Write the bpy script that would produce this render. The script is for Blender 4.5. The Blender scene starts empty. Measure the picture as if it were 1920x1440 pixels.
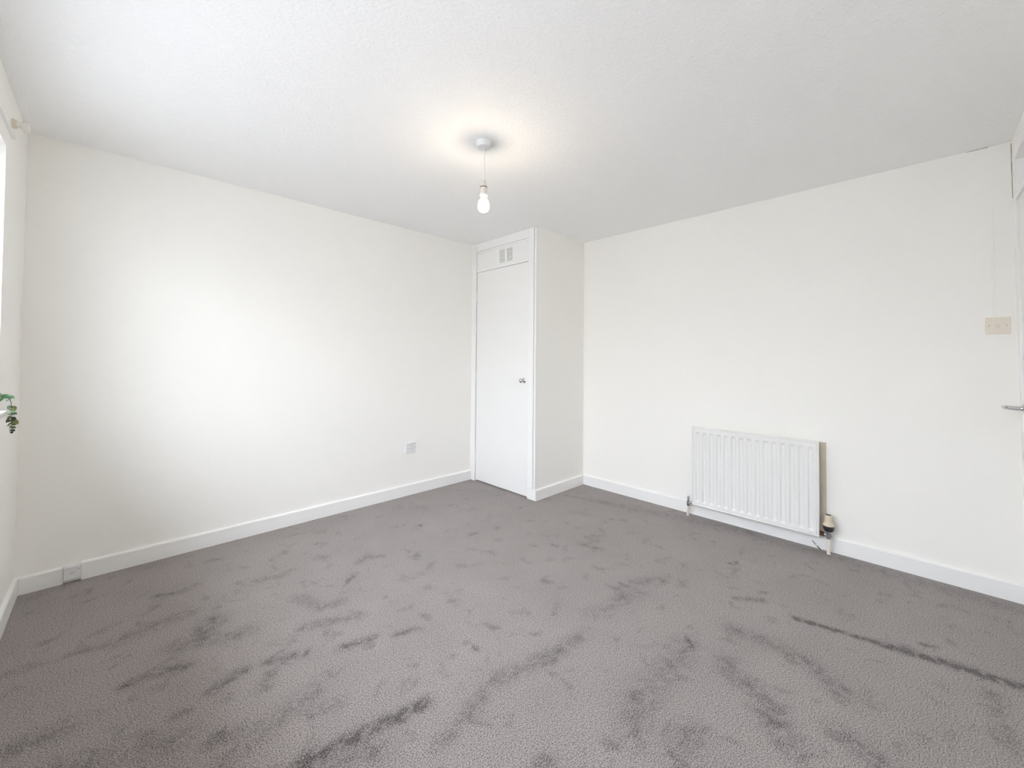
import bpy, bmesh, math, random
from mathutils import Vector, Matrix
random.seed(7)
S = bpy.context.scene
COL = S.collection
PI = math.pi
# ------------------------------------------------------------ room dimensions (metres)
W, YA, XC, YC, YD, H = 3.6976, 3.7319, 2.9855, 2.8481, 0.1236, 2.4
WY0, WY1, WZ0, WZ1 = 0.55, 3.17, 1.0, 2.12          # window opening in the left wall

# ------------------------------------------------------------ camera
F_PX, PPY, PITCH, YAW, ROLL = 764.13, 657.33, 0.0194, PI / 4 + 0.0091, 0.0079
cam_d = bpy.data.cameras.new('camera')
cam = bpy.data.objects.new('camera', cam_d); COL.objects.link(cam)
Fv = Vector((math.cos(YAW) * math.cos(PITCH), math.sin(YAW) * math.cos(PITCH), math.sin(PITCH)))
Rv = Vector((math.sin(YAW), -math.cos(YAW), 0)); Uv = Rv.cross(Fv)
c, s = math.cos(ROLL), math.sin(ROLL)
Rr, Ur = Rv * c + Uv * s, Rv * -s + Uv * c
m = Matrix((Rr, Ur, -Fv)).transposed().to_4x4(); m.translation = (0.3357, 0.4462, 1.2358)
cam.matrix_world = m
cam_d.sensor_width = 36; cam_d.lens = F_PX / 1920 * 36; cam_d.shift_y = (PPY - 720) / 1920
cam_d.clip_start = 0.02
S.camera = cam

# ------------------------------------------------------------ world, exposure
world = bpy.data.worlds.new('sky'); S.world = world; world.use_nodes = True
nt = world.node_tree; nt.nodes.clear()
wo = nt.nodes.new('ShaderNodeOutputWorld'); bg = nt.nodes.new('ShaderNodeBackground')
tc = nt.nodes.new('ShaderNodeTexCoord'); sx = nt.nodes.new('ShaderNodeSeparateXYZ'); cr = nt.nodes.new('ShaderNodeValToRGB')
cr.color_ramp.elements[0].position = 0.0; cr.color_ramp.elements[0].color = (0.20, 0.21, 0.22, 1)
cr.color_ramp.elements[1].position = 1.0; cr.color_ramp.elements[1].color = (0.87, 0.94, 1.06, 1)
nt.links.new(tc.outputs['Generated'], sx.inputs[0]); nt.links.new(sx.outputs['Z'], cr.inputs[0])
nt.links.new(cr.outputs[0], bg.inputs[0]); nt.links.new(bg.outputs[0], wo.inputs[0])
bg.inputs[1].default_value = 18.5
# hazy sun behind thin cloud, coming in through the left window
sun_d = bpy.data.lights.new('hazy_sun', 'SUN'); sun_d.energy = 0.6; sun_d.angle = math.radians(30); sun_d.color = (0.90, 0.96, 1.0)
sun = bpy.data.objects.new('hazy_sun', sun_d); COL.objects.link(sun); sun.location = (-3, -2, 5)
sun.rotation_euler = Vector((0.58, 0.50, -0.70)).to_track_quat('-Z', 'Y').to_euler()
S.view_settings.view_transform = 'Standard'; S.view_settings.look = 'None'
S.view_settings.gamma = 1; S.view_settings.use_curve_mapping = False
S.view_settings.exposure = 0.44
BULB_W = 2.9
S.cycles.max_bounces = 12; S.cycles.diffuse_bounces = 10; S.cycles.transparent_max_bounces = 12

# ------------------------------------------------------------ materials
def mat(name, col, rough=0.6, metal=0.0, spec=0.5, noise=0.0, nscale=20, bump=0.0, bscale=200, emit=None, estr=0, sheen=0):
    M = bpy.data.materials.new(name); M.use_nodes = True
    t = M.node_tree; b = t.nodes['Principled BSDF']
    b.inputs['Base Color'].default_value = (*col, 1); b.inputs['Roughness'].default_value = rough
    b.inputs['Metallic'].default_value = metal; b.inputs['Specular IOR Level'].default_value = spec
    if sheen: b.inputs['Sheen Weight'].default_value = sheen
    if emit: b.inputs['Emission Color'].default_value = (*emit, 1); b.inputs['Emission Strength'].default_value = estr
    co = t.nodes.new('ShaderNodeTexCoord')
    n = t.nodes.new('ShaderNodeTexNoise'); n.inputs['Scale'].default_value = nscale; n.inputs['Detail'].default_value = 3
    t.links.new(co.outputs['Object'], n.inputs['Vector'])
    mx = t.nodes.new('ShaderNodeMix'); mx.data_type = 'RGBA'
    k = 1 - noise
    mx.inputs[6].default_value = (*[x * k for x in col], 1); mx.inputs[7].default_value = (*[min(1, x * (1 + noise * .3)) for x in col], 1)
    t.links.new(n.outputs['Fac'], mx.inputs[0]); t.links.new(mx.outputs[2], b.inputs['Base Color'])
    if bump:
        n2 = t.nodes.new('ShaderNodeTexNoise'); n2.inputs['Scale'].default_value = bscale; n2.inputs['Detail'].default_value = 2
        t.links.new(co.outputs['Object'], n2.inputs['Vector'])
        bp = t.nodes.new('ShaderNodeBump'); bp.inputs['Strength'].default_value = bump; bp.inputs['Distance'].default_value = 0.002
        t.links.new(n2.outputs['Fac'], bp.inputs['Height']); t.links.new(bp.outputs[0], b.inputs['Normal'])
    return M

M_wall = mat('wall_paint', (0.94, 0.926, 0.888), 0.75, spec=0.25, noise=0.01, nscale=2, bump=0.05, bscale=60)
M_trim = mat('trim_gloss', (0.91, 0.905, 0.89), 0.32, spec=0.45, noise=0.01, nscale=4, bump=0.03, bscale=40)
M_door = mat('door_paint', (0.89, 0.886, 0.872), 0.4, spec=0.4, noise=0.01, nscale=3, bump=0.03, bscale=30)
M_plas = mat('white_plastic', (0.80, 0.80, 0.80), 0.3, noise=0.01)
M_rose = mat('rose_plastic', (0.78, 0.78, 0.77), 0.35, noise=0.01)
M_cream = mat('cream_plastic', (0.70, 0.61, 0.47), 0.35, noise=0.03)
M_swc = mat('aged_switch_plastic', (0.82, 0.75, 0.65), 0.35, noise=0.02)
M_hold = mat('lampholder_plastic', (0.74, 0.68, 0.60), 0.4, noise=0.03)
M_dark = mat('dark_plastic', (0.03, 0.03, 0.04), 0.4)
M_brown = mat('rusty_brass', (0.13, 0.07, 0.05), 0.5, metal=0.4, noise=0.4, nscale=80)
M_chrome = mat('chrome', (0.62, 0.62, 0.63), 0.18, metal=1.0)
M_steel = mat('dull_metal', (0.42, 0.42, 0.43), 0.38, metal=0.9)
M_rad = mat('radiator_enamel', (0.86, 0.86, 0.84), 0.25, spec=0.5, noise=0.01)
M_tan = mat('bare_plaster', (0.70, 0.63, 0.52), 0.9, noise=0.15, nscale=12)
M_crack = mat('crack', (0.36, 0.31, 0.26), 0.9)
M_brass = mat('bracket_beige', (0.78, 0.72, 0.58), 0.4, noise=0.05)
M_crm2 = mat('bracket_cream', (0.84, 0.82, 0.76), 0.35)
M_pipe = mat('painted_pipe', (0.80, 0.76, 0.68), 0.35, noise=0.05, nscale=60)
M_out = mat('bounce_ground', (0.22, 0.216, 0.205), 0.9, noise=0.3, nscale=0.6)  # unseen ground, tone picked for the daylight it bounces up to the ceiling
M_brick = mat('outer_render', (0.45, 0.42, 0.38), 0.9, noise=0.2)
M_soil = mat('soil', (0.05, 0.035, 0.025), 0.9, noise=0.4, nscale=90)
M_stem = mat('plant_stem', (0.24, 0.30, 0.20), 0.6, noise=0.2, nscale=90)
M_leaf = [mat('leaf_teal', (0.16, 0.36, 0.27), 0.5, noise=0.3, nscale=70),
          mat('leaf_green', (0.16, 0.33, 0.08), 0.5, noise=0.3, nscale=70),
          mat('leaf_dark', (0.055, 0.11, 0.07), 0.5, noise=0.3, nscale=70),
          mat('leaf_olive', (0.22, 0.22, 0.08), 0.5, noise=0.4, nscale=70),
          mat('leaf_bud', (0.06, 0.035, 0.05), 0.6, noise=0.2, nscale=70)]

def mat_ceiling():
    M = mat('ceiling_textured_paint', (0.94, 0.94, 0.938), 0.7, spec=0.25, noise=0.01, nscale=2)
    t = M.node_tree; b = t.nodes['Principled BSDF']; co = t.nodes['Texture Coordinate']
    v = t.nodes.new('ShaderNodeTexVoronoi'); v.feature = 'SMOOTH_F1'; v.inputs['Scale'].default_value = 95
    n = t.nodes.new('ShaderNodeTexNoise'); n.inputs['Scale'].default_value = 60; n.inputs['Detail'].default_value = 3
    for q in (v, n): t.links.new(co.outputs['Object'], q.inputs['Vector'])
    a = t.nodes.new('ShaderNodeMath'); a.operation = 'MULTIPLY_ADD'; a.inputs[1].default_value = 0.6
    t.links.new(n.outputs['Fac'], a.inputs[0]); t.links.new(v.outputs['Distance'], a.inputs[2])
    bp = t.nodes.new('ShaderNodeBump'); bp.inputs['Strength'].default_value = 0.42; bp.inputs['Distance'].default_value = 0.003
    t.links.new(a.outputs[0], bp.inputs['Height']); t.links.new(bp.outputs[0], b.inputs['Normal'])
    return M
M_ceil = mat_ceiling()

def mat_carpet():
    M = bpy.data.materials.new('carpet_pile'); M.use_nodes = True
    t = M.node_tree; L = t.links; b = t.nodes['Principled BSDF']
    N = lambda k: t.nodes.new('ShaderNode' + k)
    co = N('TexCoord')
    def noise(sc, det=2, rough=0.5, dist=0):
        n = N('TexNoise'); n.inputs['Scale'].default_value = sc; n.inputs['Detail'].default_value = det
        n.inputs['Roughness'].default_value = rough; n.inputs['Distortion'].default_value = dist
        L.new(co.outputs['Object'], n.inputs['Vector']); return n.outputs['Fac']
    def math_(op, a, bb=None, cc=None, clamp=False):
        q = N('Math'); q.operation = op; q.use_clamp = clamp
        for i, x in enumerate((a, bb, cc)):
            if x is None: continue
            if isinstance(x, (int, float)): q.inputs[i].default_value = x
            else: L.new(x, q.inputs[i])
        return q.outputs[0]
    at = N('Attribute'); at.attribute_name = 'wear'
    grain = noise(225, 3, 0.75); fine = noise(420, 1); mid = noise(26, 4, 0.6, 0.4); big = noise(3.2, 3, 0.55, 0.3); patch = noise(9, 3, 0.6, 0.5)
    # trodden / brushed pile: marks broken up by noise
    w = math_('MULTIPLY', math_('MULTIPLY', at.outputs['Fac'], 0.85), math_('MULTIPLY_ADD', mid, 4.2, -1.3), clamp=True)
    p2 = math_('MULTIPLY', math_('SUBTRACT', patch, 0.57, clamp=True), 2.6)
    w = math_('ADD', w, p2, clamp=True)
    # dark flecks: threshold falls where the pile is disturbed
    g = math_('ADD', grain, math_('MULTIPLY', math_('SUBTRACT', fine, 0.5), 0.35))
    g = math_('SUBTRACT', g, math_('MULTIPLY', w, 0.12))
    mr = N('MapRange'); mr.inputs['From Min'].default_value = 0.33; mr.inputs['From Max'].default_value = 0.60
    L.new(g, mr.inputs['Value'])
    mx = N('Mix'); mx.data_type = 'RGBA'; L.new(mr.outputs[0], mx.inputs[0])
    mx.inputs[6].default_value = (0.050, 0.042, 0.043, 1); mx.inputs[7].default_value = (0.45, 0.40, 0.385, 1)
    m2 = N('Mix'); m2.data_type = 'RGBA'; m2.blend_type = 'MULTIPLY'; m2.inputs[0].default_value = 1
    L.new(mx.outputs[2], m2.inputs[6])
    sc = math_('MULTIPLY_ADD', big, 0.25, 0.88); sc = math_('SUBTRACT', sc, math_('MULTIPLY', w, 0.16))
    cb = N('CombineColor'); [L.new(sc, cb.inputs[i]) for i in range(3)]
    L.new(cb.outputs[0], m2.inputs[7]); L.new(m2.outputs[2], b.inputs['Base Color'])
    b.inputs['Roughness'].default_value = 0.95; b.inputs['Specular IOR Level'].default_value = 0.15
    b.inputs['Sheen Weight'].default_value = 0.15
    bp = N('Bump'); bp.inputs['Strength'].default_value = 0.55; bp.inputs['Distance'].default_value = 0.004
    L.new(g, bp.inputs['Height']); L.new(bp.outputs[0], b.inputs['Normal'])
    return M
M_carpet = mat_carpet()

def mat_glass(name, amount=0.88, tint=(1, 1, 1)):
    M = bpy.data.materials.new(name); M.use_nodes = True
    t = M.node_tree; t.nodes.clear()
    o = t.nodes.new('ShaderNodeOutputMaterial'); mix = t.nodes.new('ShaderNodeMixShader')
    tr = t.nodes.new('ShaderNodeBsdfTransparent'); gl = t.nodes.new('ShaderNodeBsdfGlossy'); fr = t.nodes.new('ShaderNodeLayerWeight')
    tr.inputs[0].default_value = (*tint, 1); gl.inputs['Roughness'].default_value = 0.05; fr.inputs[0].default_value = 0.10
    t.links.new(fr.outputs['Facing'], mix.inputs[0]); t.links.new(tr.outputs[0], mix.inputs[1]); t.links.new(gl.outputs[0], mix.inputs[2])
    t.links.new(mix.outputs[0], o.inputs[0]); return M
M_glass = mat_glass('window_glass')
def mat_bulb():
    M = bpy.data.materials.new('bulb_glass'); M.use_nodes = True
    t = M.node_tree; t.nodes.clear(); N = lambda k: t.nodes.new('ShaderNode' + k)
    o = N('OutputMaterial'); mix = N('MixShader'); tr = N('BsdfTransparent'); gl = N('BsdfGlossy'); lw = N('LayerWeight'); ad = N('AddShader'); em = N('Emission')
    lw.inputs['Blend'].default_value = 0.12; gl.inputs['Roughness'].default_value = 0.08
    em.inputs['Color'].default_value = (1, 0.93, 0.80, 1); em.inputs['Strength'].default_value = 0.2     # lit glass envelope
    t.links.new(lw.outputs['Facing'], mix.inputs[0]); t.links.new(tr.outputs[0], mix.inputs[1]); t.links.new(gl.outputs[0], mix.inputs[2])
    t.links.new(mix.outputs[0], ad.inputs[0]); t.links.new(em.outputs[0], ad.inputs[1]); t.links.new(ad.outputs[0], o.inputs[0])
    return M
M_bulb = mat_bulb()
M_fil = mat('glowing_filament', (1, 0.9, 0.7), 0.5, emit=(1.0, 0.90, 0.74), estr=90)

# ------------------------------------------------------------ mesh helpers
class MB:
    def __init__(self): self.v = []; self.f = []
    def add(self, vs, fs):
        n = len(self.v); self.v += [tuple(x) for x in vs]; self.f += [tuple(i + n for i in f) for f in fs]; return self
    def box(self, x0, x1, y0, y1, z0, z1):
        vs = [(x, y, z) for z in (z0, z1) for y in (y0, y1) for x in (x0, x1)]
        return self.add(vs, [(0, 2, 3, 1), (4, 5, 7, 6), (0, 1, 5, 4), (2, 6, 7, 3), (0, 4, 6, 2), (1, 3, 7, 5)])
    def lathe(self, prof, seg=32, origin=(0, 0, 0), axis='Z'):
        # prof: list of (radius, height); closed at ends
        o = Vector(origin)
        def P(r, h, a):
            x, y = r * math.cos(a), r * math.sin(a)
            return o + (Vector((x, y, h)) if axis == 'Z' else Vector((h, x, y)) if axis == 'X' else Vector((y, h, x)))
        vs = [P(r, h, 2 * PI * k / seg) for r, h in prof for k in range(seg)]
        fs = [(i * seg + k, i * seg + (k + 1) % seg, (i + 1) * seg + (k + 1) % seg, (i + 1) * seg + k)
              for i in range(len(prof) - 1) for k in range(seg)]
        fs += [tuple(range(seg))[::-1], tuple((len(prof) - 1) * seg + k for k in range(seg))]
        return self.add(vs, fs)
    def tube(self, pts, radii, seg=12):
        pts = [Vector(q) for q in pts]
        if not isinstance(radii, (list, tuple)): radii = [radii] * len(pts)
        vs = []; prev = None
        for i, q in enumerate(pts):
            d = (pts[min(i + 1, len(pts) - 1)] - pts[max(i - 1, 0)]).normalized()
            a = prev if prev else (Vector((0, 0, 1)) if abs(d.z) < .9 else Vector((1, 0, 0)))
            u = (a - d * a.dot(d)).normalized(); prev = u; w = d.cross(u)
            vs += [q + (u * math.cos(2 * PI * k / seg) + w * math.sin(2 * PI * k / seg)) * radii[i] for k in range(seg)]
        n = len(pts)
        fs = [(i * seg + k, i * seg + (k + 1) % seg, (i + 1) * seg + (k + 1) % seg, (i + 1) * seg + k) for i in range(n - 1) for k in range(seg)]
        fs += [tuple(range(seg))[::-1], tuple((n - 1) * seg + k for k in range(seg))]
        return self.add(vs, fs)
    def prism(self, prof, p0, p1, out):
        # prof: (offset along out, z) closed polygon, extruded from p0 to p1
        p0, p1, out = Vector(p0), Vector(p1), Vector(out); n = len(prof)
        vs = [p + out * a + Vector((0, 0, z)) for p in (p0, p1) for a, z in prof]
        return self.add(vs, [(i, (i + 1) % n, n + (i + 1) % n, n + i) for i in range(n)] + [tuple(range(n))[::-1], tuple(range(n, 2 * n))])
    def build(self, name, mt, parent=None, smooth=False, bevel=0, tf=None, seg=2):
        vs = [tf(Vector(x)) for x in self.v] if tf else self.v
        me = bpy.data.meshes.new(name); me.from_pydata(vs, [], self.f); me.update()
        bm = bmesh.new(); bm.from_mesh(me); bmesh.ops.recalc_face_normals(bm, faces=bm.faces); bm.to_mesh(me); bm.free()
        me.materials.append(mt)
        o = bpy.data.objects.new(name, me); COL.objects.link(o)
        if smooth:
            me.polygons.foreach_set('use_smooth', [True] * len(me.polygons))
            me.set_sharp_from_angle(angle=math.radians(40))
        if bevel:
            b = o.modifiers.new('bevel', 'BEVEL'); b.width = bevel; b.segments = seg; b.limit_method = 'ANGLE'
        if parent:
            o.parent = parent; o.matrix_parent_inverse = Matrix.Translation(-parent.location)
        return o
def struct(o): o['kind'] = 'structure'; return o
def thing(name, loc, label, cat, group=None):
    o = bpy.data.objects.new(name, None); o.empty_display_size = 0.1; COL.objects.link(o); o.location = loc
    o['label'] = label; o['category'] = cat
    if group: o['group'] = group
    return o
def holder(name, loc):
    o = bpy.data.objects.new(name, None); o.empty_display_size = 0.1; COL.objects.link(o); o.location = loc; o['kind'] = 'structure'; return o

# ------------------------------------------------------------ floor (carpet) with brushed pile marks
MARKS = [  # (points, radius, strength)
 ([(2.70,.896),(2.844,.19)],.017,1.5), ([(2.76,.60),(2.80,.40),(2.838,.19)],.026,1.5),
 ([(1.164,1.712),(.965,1.753),(.761,1.78),(.6,1.82)],.030,1.2), ([(.95,1.68),(.80,1.70)],.06,.45),
 ([(.697,2.787),(.636,2.695)],.06,.8), ([(.727,2.341),(.663,2.322),(.627,2.304)],.028,.9), ([(.78,2.60),(.70,2.62),(.55,2.70)],.05,.5), ([(.35,2.9),(.62,2.95)],.05,.4), ([(.25,2.25),(.50,2.15)],.06,.45), ([(.6,1.95),(.9,2.05)],.05,.4),
 ([(.399,2.558),(.479,2.564),(.565,2.527)],.028,.8), ([(.932,2.276),(.816,2.325)],.03,.7), ([(.599,3.198),(.517,3.237)],.02,.6),
 ([(1.188,2.531),(1.091,2.551),(1.045,2.719)],.035,.5), ([(.441,2.233),(.427,2.225)],.02,.7), ([(.545,2.257),(.51,2.262)],.02,.5),
 ([(.633,2.052),(.594,2.072)],.035,.6), ([(1.843,1.537),(1.577,1.573),(1.412,1.618)],.04,.55), ([(1.70,1.56),(1.60,1.575)],.022,.5),
 ([(1.412,1.618),(1.224,1.573),(1.112,1.547)],.03,.5), ([(2.159,1.187),(1.942,1.179),(1.706,1.183),(1.578,1.135)],.06,.45),
 ([(2.393,1.083),(2.411,.945),(2.40,.803),(2.33,.70)],.05,.45), ([(2.15,1.03),(2.103,.99),(2.057,.888),(2.033,.838),(1.93,.78)],.055,.55), ([(2.32,.727),(2.265,.677)],.04,.5),
 ([(2.079,.665),(2.059,.571),(1.95,.50)],.045,.6), ([(1.907,.792),(1.887,.761)],.04,.5), ([(1.756,.99),(1.711,1.007),(1.6,1.0)],.05,.45),
 ([(1.312,1.276),(1.28,1.278)],.035,.6), ([(2.45,2.205),(2.458,2.166)],.016,1.0), ([(3.035,1.29),(3.08,1.275)],.014,1.2),
 ([(1.462,1.81),(1.463,1.796)],.011,1.4), ([(2.885,.467),(2.909,.434)],.014,1.1), ([(2.36,1.635),(2.358,1.601)],.018,.8),
 ([(2.428,1.592),(2.557,1.5)],.045,.5), ([(2.599,2.075),(2.624,1.946)],.03,.5), ([(1.989,3.084),(1.979,3.06)],.012,1.2),
 ([(1.357,2.087),(1.26,2.12)],.022,.6), ([(2.672,1.151),(2.756,1.051)],.025,.55), ([(.134,2.941),(.079,2.956)],.03,.5),
 ([(.235,2.458),(.144,2.469)],.05,.55), ([(1.184,2.169),(1.056,2.20)],.025,.7), ([(1.20,2.36),(1.0,2.45)],.04,.5),
 ([(2.026,1.598),(2.364,1.526)],.05,.35), ([(2.705,.286),(2.417,.274)],.03,.45), ([(.808,2.255),(.765,2.189)],.03,.6),
 ([(.691,3.228),(.62,3.191)],.022,.5), ([(2.176,1.194),(2.143,1.169)],.02,1.0), ([(3.36,2.568),(3.60,1.5),(3.60,.152)],.07,.3),
 ([(3.30,2.75),(3.42,2.2)],.02,.5), ([(1.5,2.9),(1.42,2.86)],.03,.45), ([(1.75,2.72),(1.70,2.66)],.02,.7), ([(1.05,3.0),(.93,3.05)],.03,.4),
 ([(.93,1.93),(.80,2.0)],.035,.35), ([(1.35,2.75),(1.30,2.70)],.02,.5)]
def build_floor():
    n = 300; x0, x1, y0, y1 = -0.02, W + .02, YD - .35, YA + .02
    vs = []; wear = []
    segs = []
    for pts, r, st in MARKS:
        for i in range(len(pts) - 1): segs.append((pts[i], pts[i + 1], r, st))
    for j in range(n + 1):
        for i in range(n + 1):
            x = x0 + (x1 - x0) * i / n; y = y0 + (y1 - y0) * j / n
            vs.append((x, y, 0.0)); w = 0.0
            for (ax, ay), (bx, by), r, st in segs:
                R = r * 2.2
                if x < min(ax, bx) - R or x > max(ax, bx) + R or y < min(ay, by) - R or y > max(ay, by) + R: continue
                dx, dy = bx - ax, by - ay
                t = max(0, min(1, ((x - ax) * dx + (y - ay) * dy) / (dx * dx + dy * dy + 1e-9)))
                d = math.hypot(x - ax - t * dx, y - ay - t * dy) / r
                if d < 2: w = max(w, st * math.exp(-d * d * 1.1))
            wear.append(w)
    fs = [(j * (n + 1) + i, j * (n + 1) + i + 1, (j + 1) * (n + 1) + i + 1, (j + 1) * (n + 1) + i) for j in range(n) for i in range(n)]
    me = bpy.data.meshes.new('floor'); me.from_pydata(vs, [], fs)
    a = me.attributes.new('wear', 'FLOAT', 'POINT'); a.data.foreach_set('value', wear)
    me.materials.append(M_carpet); o = bpy.data.objects.new('floor', me); COL.objects.link(o); struct(o)
build_floor()
struct(MB().box(-.25, W + .2, YD - .5, YA + .2, -0.25, -0.002).build('floor_slab', M_brick))

# ------------------------------------------------------------ shell
struct(MB().box(-.25, W + .2, YD - .5, YA + .2, H, H + .2).build('ceiling', M_ceil))
struct(MB().box(-.25, W + .2, YA, YA + .2, -.1, H + .02).build('wall_back', M_wall))
wr = struct(MB().box(W, W + .2, YD - .4, YA + .2, -.1, H + .02).build('wall_right', M_wall))
# wall_left: four blocks round the window opening, one mesh
wl = MB(); T = 0.15
ys = [YD - .5, WY0, WY1, YA + .2]; zs = [-.1, WZ0, WZ1, H + .02]
def holed(mb, ax, a0, a1, us, vz, hole):
    V = []; n = len(us)
    idx = {}
    for k, a in enumerate((a0, a1)):
        for j, z in enumerate(vz):
            for i, u in enumerate(us):
                idx[k, j, i] = len(V); V.append((a, u, z) if ax == 'X' else (u, a, z))
    Fs = []
    for j in range(len(vz) - 1):
        for i in range(n - 1):
            if (i, j) in hole: continue
            for k in (0, 1): Fs.append((idx[k, j, i], idx[k, j, i + 1], idx[k, j + 1, i + 1], idx[k, j + 1, i]))
    for (i, j) in hole:
        for e in (((j, i), (j, i + 1)), ((j, i + 1), (j + 1, i + 1)), ((j + 1, i + 1), (j + 1, i)), ((j + 1, i), (j, i))):
            (ja, ia), (jb, ib) = e
            inner = True
            Fs.append((idx[0, ja, ia], idx[0, jb, ib], idx[1, jb, ib], idx[1, ja, ia]))
    m_, l_ = len(vz) - 1, n - 1
    for i in range(l_):
        for j in (0, m_):
            if j == 0 and (i, 0) in hole: continue
            Fs.append((idx[0, j, i], idx[0, j, i + 1], idx[1, j, i + 1], idx[1, j, i]))
    for j in range(m_):
        for i in (0, l_): Fs.append((idx[0, j, i], idx[0, j + 1, i], idx[1, j + 1, i], idx[1, j, i]))
    return mb.add(V, Fs)
holed(wl, 'X', -T, 0, ys, zs, {(1, 1)})
struct(wl.build('wall_left', M_wall))
# front wall (beside and behind the camera); it leans out very slightly towards the floor
LEAN = 0.011
def lean(v): return Vector((v.x, v.y - LEAN * (H - v.z), v.z))
DX0, DX1, DZ1 = 2.82, 3.64, 2.30                       # doorway with over-panel
wf = MB(); holed(wf, 'Y', YD - .12, YD, [-.25, DX0, DX1, W + .2], [-.1, -.02, DZ1, H + .02], {(1, 1)})
struct(wf.build('wall_front', M_wall, tf=lean))
# closet side wall
wc = struct(MB().box(XC + .03, W + .05, YC, YC + .05, -.05, H + .01).build('wall_closet', M_wall))

# skirting boards, chamfered top edge
def skirt(name, p0, p1, out, h=.095, t=.016):
    prof = [(-.01, -.03), (t, -.03), (t, h - .009), (t - .003, h - .003), (t - .009, h), (-.01, h)]
    return struct(MB().prism(prof, p0, p1, out).build(name, M_trim, bevel=.0015))
skirt('baseboard_back', (0, YA, 0), (.171, YA, 0), (0, -1, 0), h=.091, t=.013)
skirt('baseboard_back', (.239, YA, 0), (XC - .012, YA, 0), (0, -1, 0), h=.098)
skirt('baseboard_left', (0, YD - .2, 0), (0, YA - .013, 0), (1, 0, 0), h=.095)
skirt('baseboard_closet', (XC + .001, YC, 0), (W, YC, 0), (0, -1, 0), h=.095)
skirt('baseboard_right', (W, YD - .3, 0), (W, YC - .016, 0), (-1, 0, 0), h=.097)

# paint cracks at the right hand corner, a few millimetres wide
cr1 = MB()
def strip(mb, pts, w, axis):   # thin irregular sliver
    for i in range(len(pts) - 1):
        a, b_ = Vector(pts[i]), Vector(pts[i + 1])
        mb.tube([a, b_], w * random.uniform(.6, 1.2), 5)
    return mb
yl = lambda z: YD - LEAN * (H - z)
strip(cr1, [(W - .001, yl(z) + .003, z) for z in [2.39, 2.34, 2.29, 2.24, 2.19, 2.14, 2.10]], .0019, 0).build('corner_crack', M_crack, wr)
strip(MB(), [(W - .001, y, H - .001) for y in (.285, .265, .245, .225, .205)], .0022, 0).build('ceiling_crack', M_crack, wr)
# unpainted patch of wall behind the radiator
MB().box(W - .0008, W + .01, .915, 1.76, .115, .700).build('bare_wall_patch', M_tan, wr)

# ------------------------------------------------------------ window (left wall)
win = holder('window_1', (-.10, (WY0 + WY1) / 2, WZ0))
fx0, fx1 = -.13, -.07
fr = MB(); fw = .045
fr.box(fx0, fx1, WY0, WY1, WZ0, WZ0 + fw); fr.box(fx0, fx1, WY0, WY1, WZ1 - fw, WZ1)
fr.box(fx0, fx1, WY0, WY0 + fw, WZ0 + fw, WZ1 - fw); fr.box(fx0, fx1, WY1 - fw, WY1, WZ0 + fw, WZ1 - fw)
fr.build('window_frame', M_plas, win, bevel=.004)
third = (WY1 - WY0) / 3
for k in (1, 2):
    y = WY0 + k * third
    MB().box(fx0, fx1, y - .035, y + .035, WZ0 + fw, WZ1 - fw).build('mullion', M_plas, win, bevel=.004)
for k in range(3):
    a = WY0 + k * third + (.045 if k == 0 else .035); b_ = WY0 + (k + 1) * third - (.045 if k == 2 else .035)
    MB().box(-.104, -.100, a, b_, WZ0 + fw, WZ1 - fw).build('pane', M_glass, win)
MB().box(-.07, .028, WY0 - .02, WY1 - .005, WZ0 - .022, WZ0).build('window_sill', M_trim, win, bevel=.006, seg=3)
# slim track above the window
tr = MB().box(-.002, .012, WY0 - .1, 3.285, 2.193, 2.203)
o = tr.build('curtain_track', M_trim, bevel=.002)
o['label'] = 'slim white painted track strip on the wall above the window'; o['category'] = 'curtain track'

# curtain pole bracket
br = thing('curtain_bracket', (0, 3.29, 2.264), 'small cream curtain pole bracket with round cup, left wall near ceiling corner', 'bracket')
MB().box(-.001, .013, 3.276, 3.304, 2.247, 2.281).build('wall_plate', M_brass, br, bevel=.002)
MB().lathe([(.0145, .008), (.0145, .012), (.0135, .016), (.0125, .032)], 20, (.004, 3.29, 2.264), 'X').build('arm', M_crm2, br, smooth=True)
cup = MB().lathe([(.012, .026), (.019, .029), (.0235, .036), (.0245, .043), (.0235, .050), (.018, .052), (.012, .048)], 28, (0, 3.29, 2.263), 'X')
cup.build('cup', M_crm2, br, smooth=True)
for z in (2.253, 2.275):
    MB().lathe([(.0035, .012), (.0035, .0145), (.002, .0155)], 10, (0, 3.285, z), 'X').build('screw', M_steel, br, smooth=True)

# ------------------------------------------------------------ closet door (door_1)
d1 = holder('door_1', (XC, (YC + YA) / 2, 0))
fx = XC - .004
MB().box(XC - .012, XC + .035, 3.662, YA, -.01, H).build('jamb', M_trim, d1, bevel=.002)
MB().box(XC - .006, XC + .035, 2.873, 2.936, -.01, H).build('jamb', M_trim, d1, bevel=.0015)
MB().box(XC - .001, XC + .035, YC - .001, 2.868, .0, H).build('edge_board', M_trim, d1, bevel=.0015)
MB().box(XC - .008, XC + .0008, YC - .016, 2.936, -.01, .096).build('plinth_block', M_trim, d1, bevel=.0015)
MB().box(XC - .006, XC + .035, 2.936, 3.662, 2.320, H).build('head_rail', M_trim, d1, bevel=.002)
MB().box(XC - .006, XC + .035, 2.936, 3.662, 2.108, 2.137).build('transom', M_trim, d1, bevel=.002)
op = MB()
holed(op, 'X', XC + .004, XC + .03, [2.938, 3.155, 3.228, 3.258, 3.331, 3.66], [2.139, 2.160, 2.285, 2.318], {(1, 1), (3, 1)})
ov = op.build('over_panel', M_door, d1)
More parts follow.
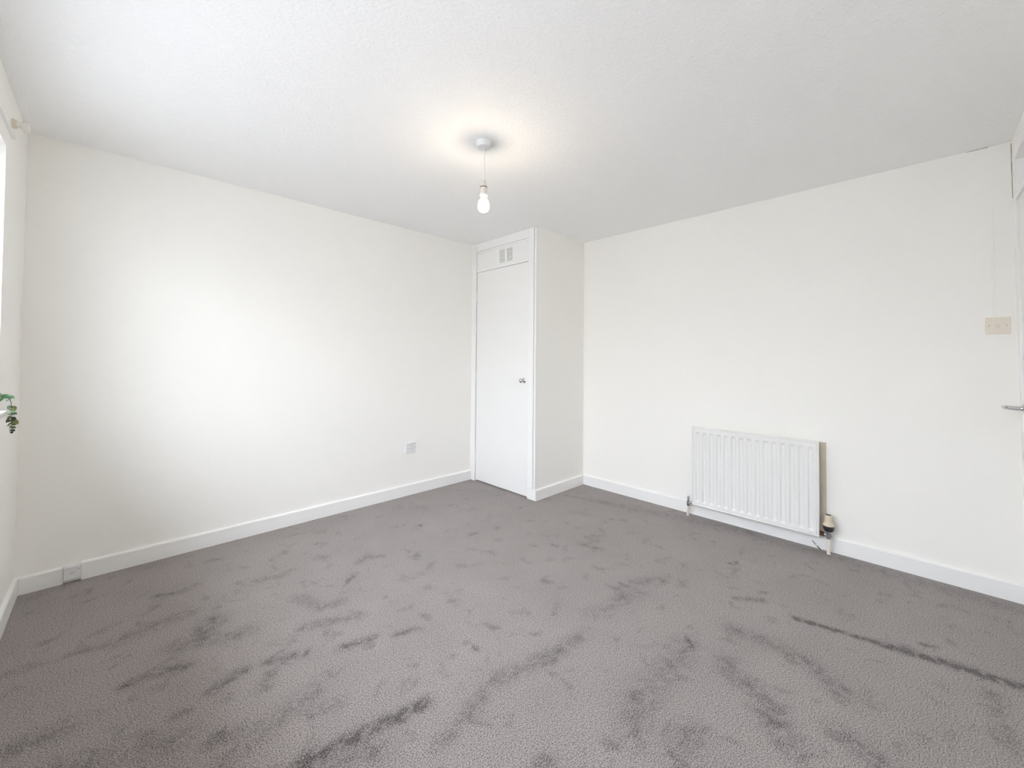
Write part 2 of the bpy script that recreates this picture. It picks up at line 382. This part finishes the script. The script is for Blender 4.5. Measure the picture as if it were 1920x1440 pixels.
MB().box(XC - .002, XC + .012, 2.938, 3.66, 2.297, 2.3185).build('panel_bead', M_door, d1, bevel=.002)
for y0 in (3.155, 3.258):
    MB().box(XC + .020, XC + .024, y0, y0 + .073, 2.160, 2.285).build('vent_backing', M_door, ov)
    for k in range(9):
        z = 2.163 + k * .0139
        MB().box(XC - .001, XC + .010, y0, y0 + .073, z, z + .0078).build('vent_slat', M_door, ov)
leaf = MB().box(XC - .003, XC + .03, 2.9385, 3.652, .012, 2.1055).build('door_leaf', M_door, d1, bevel=.002)
kb = MB()
kb.lathe([(.023, -.0), (.023, -.003), (.019, -.006), (.010, -.010), (.0075, -.016), (.0085, -.024), (.015, -.030), (.0195, -.038), (.020, -.044), (.016, -.051), (.008, -.055), (.002, -.056)], 28, (XC - .003, 2.985, 1.038), 'X')
kb.build('knob', M_chrome, leaf, smooth=True)
for z in (.222, 1.06, 1.85):
    MB().lathe([(.005, -.04), (.005, .04)], 12, (XC - .006, 3.656, z)).build('hinge', M_trim, leaf, smooth=True)

# ------------------------------------------------------------ entrance door (door_2) in the front wall, mostly outside the frame
d2 = holder('door_2', ((DX0 + DX1) / 2, YD, 0))
B = lambda x0, x1, y0, y1, z0, z1: MB().box(x0, x1, YD + y0, YD + y1, z0, z1)
B(DX1 - .045, DX1 + .018, -.1, .006, -.01, DZ1 + .018).build('jamb', M_trim, d2, bevel=.003, tf=lean)
B(DX0 - .018, DX0 + .045, -.1, .006, -.01, DZ1 + .018).build('jamb', M_trim, d2, bevel=.003, tf=lean)
B(DX0 + .045, DX1 - .045, -.1, .006, DZ1 - .03, DZ1 + .018).build('head_rail', M_trim, d2, bevel=.003, tf=lean)
B(DX0 + .045, DX1 - .045, -.1, .006, 2.06, 2.09).build('transom', M_trim, d2, bevel=.003, tf=lean)
B(DX0 + .045, DX1 - .045, -.06, -.03, 2.09, DZ1 - .03).build('over_panel', M_door, d2, tf=lean)
lf2 = B(DX0 + .048, DX1 - .048, -.045, -.003, .01, 2.057).build('door_leaf', M_door, d2, bevel=.002, tf=lean)
hx, hz = 3.570, 1.006; hy = YD - LEAN * (H - hz) - .003
hm = MB().lathe([(.024, 0), (.024, .006), (.021, .009), (.012, .010), (.011, .016)], 24, (hx, hy, hz), 'Y')
hm.build('handle_rose', M_chrome, lf2, smooth=True)
hm = MB().tube([(hx, hy + .008, hz), (hx, hy + .03, hz), (hx - .001, hy + .055, hz + .002), (hx - .006, hy + .066, hz + .004), (hx - .03, hy + .074, hz + .006), (hx - .06, hy + .075, hz + .006), (hx - .085, hy + .073, hz + .005)],
               [.011, .0105, .0095, .0085, .0075, .0065, .005], 16)
hm.build('lever_handle', M_chrome, lf2, smooth=True)

# ------------------------------------------------------------ pendant lamp
PX, PY = 1.747, 2.11
pl = thing('pendant_lamp', (PX, PY, H), 'bare glowing bulb hanging on a white flex from the round ceiling rose', 'pendant light')
MB().lathe([(.047, 0), (.047, -.004), (.044, -.008), (.041, -.022), (.036, -.029), (.014, -.032), (.006, -.034)], 40, (PX, PY, H)).build('ceiling_rose', M_rose, pl, smooth=True)
MB().tube([(PX, PY, H - .03), (PX, PY, 2.30), (PX, PY, 2.188)], .0032, 10).build('flex', M_plas, pl, smooth=True)
lh = MB().lathe([(.005, 2.196), (.008, 2.193), (.013, 2.172), (.0165, 2.160), (.0175, 2.158)], 28, (PX, PY, 0)).build('lampholder_cap', M_hold, pl, smooth=True)
MB().lathe([(.0165, 2.1575), (.019, 2.157), (.019, 2.1545), (.0165, 2.154)], 28, (PX, PY, 0)).build('holder_ring', M_dark, pl, smooth=True)
MB().lathe([(.017, 2.154), (.017, 2.120), (.016, 2.119)], 28, (PX, PY, 0)).build('lampholder', M_hold, pl, smooth=True)
MB().lathe([(.017, 2.1195), (.0205, 2.119), (.0205, 2.110), (.018, 2.108)], 28, (PX, PY, 0)).build('shade_ring', M_plas, pl, smooth=True)
prof = [(.0125, 2.108), (.0135, 2.104), (.0165, 2.097), (.0245, 2.087), (.0312, 2.074), (.0342, 2.058), (.0330, 2.042), (.0280, 2.030), (.0190, 2.0215), (.008, 2.018), (.001, 2.0175)]
bulb = MB().lathe(prof, 36, (PX, PY, 0)).build('bulb', M_bulb, pl, smooth=True)
for k in range(4):
    a = k * PI / 2 + .5
    MB().tube([(PX + .006 * math.cos(a), PY + .006 * math.sin(a), 2.086), (PX + .0115 * math.cos(a), PY + .0115 * math.sin(a), 2.040)], .0016, 8).build('filament', M_fil, bulb, smooth=True)
MB().lathe([(.006, 2.106), (.005, 2.092), (.003, 2.084), (.0018, 2.078), (.0018, 2.045)], 12, (PX, PY, 0)).build('glass_stem', M_bulb, bulb, smooth=True)
ld = bpy.data.lights.new('bulb_light', 'POINT'); ld.energy = BULB_W; ld.color = (1.0, 0.84, 0.62); ld.shadow_soft_size = 0.014
lo = bpy.data.objects.new('bulb_light', ld); COL.objects.link(lo); lo.location = (PX, PY, 2.062); lo.parent = pl; lo.matrix_parent_inverse = Matrix.Translation(-pl.location)

# ------------------------------------------------------------ radiator
RX = W - .095; RY0, RY1, RZ0, RZ1 = .941, 1.748, .100, .713
rad = thing('radiator', (W - .06, (RY0 + RY1) / 2, 0), 'white ribbed panel radiator mounted low on the right wall', 'radiator')
def rad_panel():
    ny, nz = 420, 60; D = .010
    pitch = (RY1 - RY0 - .036) / 15; y_start = RY0 + .018 + pitch / 2
    sm = lambda t: max(0, min(1, t)) ** 2 * (3 - 2 * max(0, min(1, t)))
    zl = [0, .004, .008, .011, .013, .015, .018] + [.018 + (.005) * k for k in range(1, 12)]
    Hh = RZ1 - RZ0
    zs_ = zl + [zl[-1] + (Hh - 2 * zl[-1]) * k / 12 for k in range(1, 12)] + [Hh - q for q in zl[::-1]]
    vs = []
    for z in zs_:
        for i in range(ny + 1):
            y = RY0 + (RY1 - RY0) * i / ny; d = 0
            ph = ((y - y_start) / pitch); k = round(ph)
            if 0 <= k <= 14:
                a = abs(ph - k) * pitch
                ey = 1 - sm((a - .008) / .009)
                ez = min(sm((z - .034) / .012), sm((Hh - .040 - z) / .012))
                d = D * ey * ez
            e = min(y - RY0, RY1 - y, z, Hh - z)              # welded seam groove round the edge
            if e < .004: d += .004 * (1 - e / .004) ** 2
            if .009 < e < .015: d += .006 * (1 - abs(e - .012) / .003)
            vs.append((RX + d, y, RZ0 + z))
    n = ny + 1; m_ = len(zs_)
    fs = [(j * n + i, j * n + i + 1, (j + 1) * n + i + 1, (j + 1) * n + i) for j in range(m_ - 1) for i in range(ny)]
    mb = MB().add(vs, fs)
    # rim returning to the back
    b0 = RX + .020
    rim = [j * n for j in range(m_)] + [(m_ - 1) * n + i for i in range(1, n)] + [j * n + n - 1 for j in range(m_ - 2, -1, -1)] + [i for i in range(n - 2, 0, -1)]
    L0 = len(mb.v)
    for k in rim: v = mb.v[k]; mb.v.append((b0, v[1], v[2]))
    R = len(rim)
    for q in range(R): mb.f.append((rim[q], rim[(q + 1) % R], L0 + (q + 1) % R, L0 + q))
    mb.f.append(tuple(L0 + q for q in range(R)))
    return mb
rad_panel().build('front_panel', M_rad, rad, smooth=True)
for y in (RY0 + .14, RY1 - .14):
    MB().box(RX + .019, W - .0005, y - .015, y + .015, .18, .62).build('wall_bracket', M_steel, rad, bevel=.001)
# thermostatic valve, right-hand end
VY, VX = .897, W - .066
tv = MB().lathe([(.013, .098), (.013, .112), (.017, .114), (.017, .128), (.012, .131), (.012, .142), (.019, .144), (.020, .156)], 24, (VX, VY, 0))
tv.tube([(VX, VY + .008, .121), (VX, VY + .030, .121)], .013, 16)
tvo = tv.build('thermostatic_valve', M_steel, rad, smooth=True)
MB().tube([(VX, VY + .022, .121), (VX, RY0 + .004, .121)], .016, 6).build('union_nut', M_brown, tvo)
MB().lathe([(.018, .146), (.024, .150), (.0285, .162), (.030, .180), (.030, .184)], 30, (VX, VY, 0)).build('valve_collar', M_dark, tvo, smooth=True)
MB().lathe([(.0305, .182), (.032, .186), (.029, .195), (.0215, .204), (.0205, .228), (.019, .246), (.0175, .249)], 32, (VX, VY, 0)).build('valve_head', M_cream, tvo, smooth=True)
MB().lathe([(.0155, .248), (.0155, .2505)], 24, (VX, VY, 0)).build('valve_cap', M_dark, tvo, smooth=True)
MB().tube([(VX, VY, -.01), (VX, VY, .06), (VX, VY, .104)], .0105, 16).build('pipe', M_pipe, rad, smooth=True)
# lockshield valve, left-hand end
LY = RY1 + .038
ls = MB().lathe([(.011, .076), (.011, .084), (.015, .086), (.015, .096), (.010, .098), (.010, .106), (.013, .108), (.013, .116), (.007, .119)], 20, (VX, LY, 0))
ls.tube([(VX, LY - .006, .104), (VX, RY1 - .004, .104)], .011, 12)
lso = ls.build('lockshield_valve', M_chrome, rad, smooth=True)
MB().lathe([(.007, .118), (.0085, .124), (.0085, .150), (.006, .153)], 16, (VX, LY, 0)).build('valve_stem', M_steel, lso, smooth=True)
MB().tube([(VX, LY + .004, -.01), (VX, LY + .002, .04), (VX, LY, .080)], .0095, 14).build('pipe', M_pipe, rad, smooth=True)

# cable end poking out by the skirting
cb = MB().tube([(W - .019, .990, .043), (W - .020, .983, .036), (W - .021, .976, .028), (W - .021, .971, .023)], .0022, 8)
cb.tube([(W - .021, .966, .018), (W - .022, .958, .011), (W - .024, .950, .004), (W - .026, .940, -.002)], .003, 8)
o = cb.build('cable_offcut', M_dark, smooth=True); o['label'] = 'thin dark cable scrap against the skirting under the radiator'; o['category'] = 'cable'

# ------------------------------------------------------------ sockets and switch
sk = thing('wall_socket', (2.279, YA, .423), 'small square white socket low on the wall left of the closet', 'socket')
MB().box(2.231, 2.329, YA - .010, YA + .002, .376, .470).build('face_plate', M_plas, sk, bevel=.003)
MB().box(2.250, 2.268, YA - .014, YA - .009, .452, .464).build('rocker', M_plas, sk, bevel=.001)
for (x, z, w_, h_) in ((2.280, .442, .004, .010), (2.266, .412, .010, .004), (2.294, .412, .010, .004)):
    MB().box(x - w_ / 2, x + w_ / 2, YA - .0106, YA - .009, z - h_ / 2, z + h_ / 2).build('pin_hole', M_steel, sk)
for x in (2.240, 2.320):
    MB().lathe([(.0028, -.0095), (.0025, -.011)], 10, (x, YA, .423), 'Y').build('screw', M_steel, sk, smooth=True)

bx = thing('junction_box', (.205, YA, .055), 'small white surface box set in the gap of the skirting at far left', 'junction box')
MB().box(.173, .2385, YA - .030, YA + .002, .020, .088).build('box_body', M_plas, bx, bevel=.003)
MB().box(.196, .216, YA - .0315, YA - .029, .050, .062).build('outlet', mat('outlet_grey', (.68, .67, .66), .4), bx, bevel=.0008)
MB().lathe([(.0025, -.0295), (.0022, -.0312)], 10, (.232, YA, .070), 'Y').build('screw', M_steel, bx, smooth=True)

sw = thing('light_switch', (W, .181, 1.43), 'cream square switch plate on the right wall above the door handle', 'switch')
MB().box(W - .010, W + .002, .137, .225, 1.387, 1.475).build('face_plate', M_swc, sw, bevel=.003)
MB().box(W - .014, W - .009, .176, .189, 1.418, 1.441).build('rocker', M_hold, sw, bevel=.001)
for y in (.151, .211):
    MB().lathe([(.0032, -.0095), (.0028, -.0112)], 10, (W, y, 1.431), 'X').build('screw', M_steel, sw, smooth=True)
o = MB().box(W - .0028, W + .001, .188, .197, 1.474, 2.08).build('cable_trunking', M_wall, bevel=.001)
o['label'] = 'narrow painted-over vertical cable cover above the cream switch'; o['category'] = 'cable cover'

# ------------------------------------------------------------ trailing plant on the window sill
pt = thing('potted_plant', (-.04, 3.01, WZ0), 'green trailing plant in a white pot spilling over the window sill', 'plant')
MB().lathe([(.034, 0), (.038, .004), (.046, .052), (.048, .056), (.048, .062), (.044, .062), (.042, .050)], 32, (-.04, 3.01, WZ0)).build('pot', M_plas, pt, smooth=True)
MB().lathe([(.0425, .046), (.0425, .052)], 24, (-.04, 3.01, WZ0)).build('soil', M_soil, pt)
def leaf_mesh(mt):
    n = 6; vs = []; 
    for i in range(n + 1):
        t = i / n; w = .5 * math.sin(PI * min(1, t * .96 + .04)) ** .75 * .72
        for s_ in (-1, 0, 1): vs.append((t, s_ * w, (.10 * abs(s_) * w * 2) - .18 * t * t))
    fs = []
    for i in range(n):
        for k in (0, 1): fs.append((i * 3 + k, (i + 1) * 3 + k, (i + 1) * 3 + k + 1, i * 3 + k + 1))
    me = bpy.data.meshes.new('leaf'); me.from_pydata(vs, [], fs); me.materials.append(mt)
    me.polygons.foreach_set('use_smooth', [True] * len(me.polygons)); return me
LM = [leaf_mesh(q) for q in M_leaf]
def add_leaf(parent, p, d, size, k, roll=0.):
    o = bpy.data.objects.new('leaf', LM[k]); COL.objects.link(o)
    d = Vector(d).normalized(); up = Vector((0, 0, 1)) if abs(d.z) < .95 else Vector((1, 0, 0))
    y = up.cross(d).normalized(); z = d.cross(y)
    R = Matrix((d, y, z)).transposed() @ Matrix.Rotation(roll, 3, 'X')
    o.parent = parent
    o.matrix_basis = Matrix.Translation(p) @ R.to_4x4() @ Matrix.Diagonal((size, size, size, 1))
    sd = o.modifiers.new('thickness', 'SOLIDIFY'); sd.thickness = .03
def strand(pts, leafspec):
    st = MB().tube(pts, [.0016] * len(pts), 6).build('stem', M_stem, pt, smooth=True)
    for (p, d, sz, k, r) in leafspec: add_leaf(st, p, d, sz * 1.3, k, r)
# hanging strand with paired leaves
main = [(-.04, 3.01, 1.05), (-.02, 3.05, 1.075), (.012, 3.09, 1.076), (.034, 3.115, 1.062), (.041, 3.12, 1.035), (.043, 3.12, .991), (.044, 3.12, .946), (.045, 3.12, .914)]
vr, vl = Vector((.72, -.69, 0)), Vector((-.72, .69, 0))       # sideways pairs, roughly across the window corner
sp = []
ks = [3, 1, 2, 2, 3, 1, 3, 2]
for i, z in enumerate([1.020, 1.004, .990, .974, .962, .948, .934, .922]):
    x = .041 + (1.035 - z) * .033
    r1 = [.017, .013, .016, .014, .022, .013, .012, .010][i]; r2 = [.017, .011, .012, .024, .014, .020, .011, .012][i]
    sp.append(((x, 3.12, z), vr + Vector((0, 0, random.uniform(-.5, .1))), r1, ks[i], random.uniform(.5, 1.3)))
    sp.append(((x, 3.12, z), vl + Vector((0, 0, random.uniform(-.8, -.1))), r2, ks[-i - 1], random.uniform(-1.3, -.4)))
    sp.append(((x, 3.12, z + .004), Vector((-.5, -.6, random.uniform(-.5, .2))), r1 * .8, ks[(i + 3) % 8], random.uniform(-.6, .6)))
for d in ((.3, -.3, -1), (-.3, .3, -1), (0, -.2, -1)): sp.append(((.045, 3.12, .917), d, .008, 4, 0))
strand(main, sp)
# upper bushy sprigs towards the room corner
for a in range(5):
    tip = Vector((.045 - .010 * a, 3.12 - .025 * a, 1.055 + .006 * (a % 3)))
    base = Vector((-.04, 3.01, 1.05)); midp = (tip + base) / 2 + Vector((0, 0, .022))
    sp = []
    for i in range(9):
        t = .35 + .65 * i / 8
        p = base * (1 - t) ** 2 + midp * 2 * t * (1 - t) + tip * t * t
        d = Vector((random.uniform(-1, 1), random.uniform(-1, 1), random.uniform(-.5, .7)))
        sp.append((p, d, random.uniform(.016, .023), random.choice([0, 0, 1, 1, 2]), random.uniform(-.8, .8)))
    strand([base, (base + midp) / 2 + Vector((0, 0, .006)), midp, tip], sp)

# ------------------------------------------------------------ outdoors, seen only as light through the window
struct(MB().box(-.75, -.151, -3, 7, 2.44, 2.62).build('sky_blocker', M_brick))  # unseen overhang, added to block steep sky light on the floor by the window
struct(MB().box(-60, -.16, -40, 40, -3.2, -3.0).build('ground', M_out))
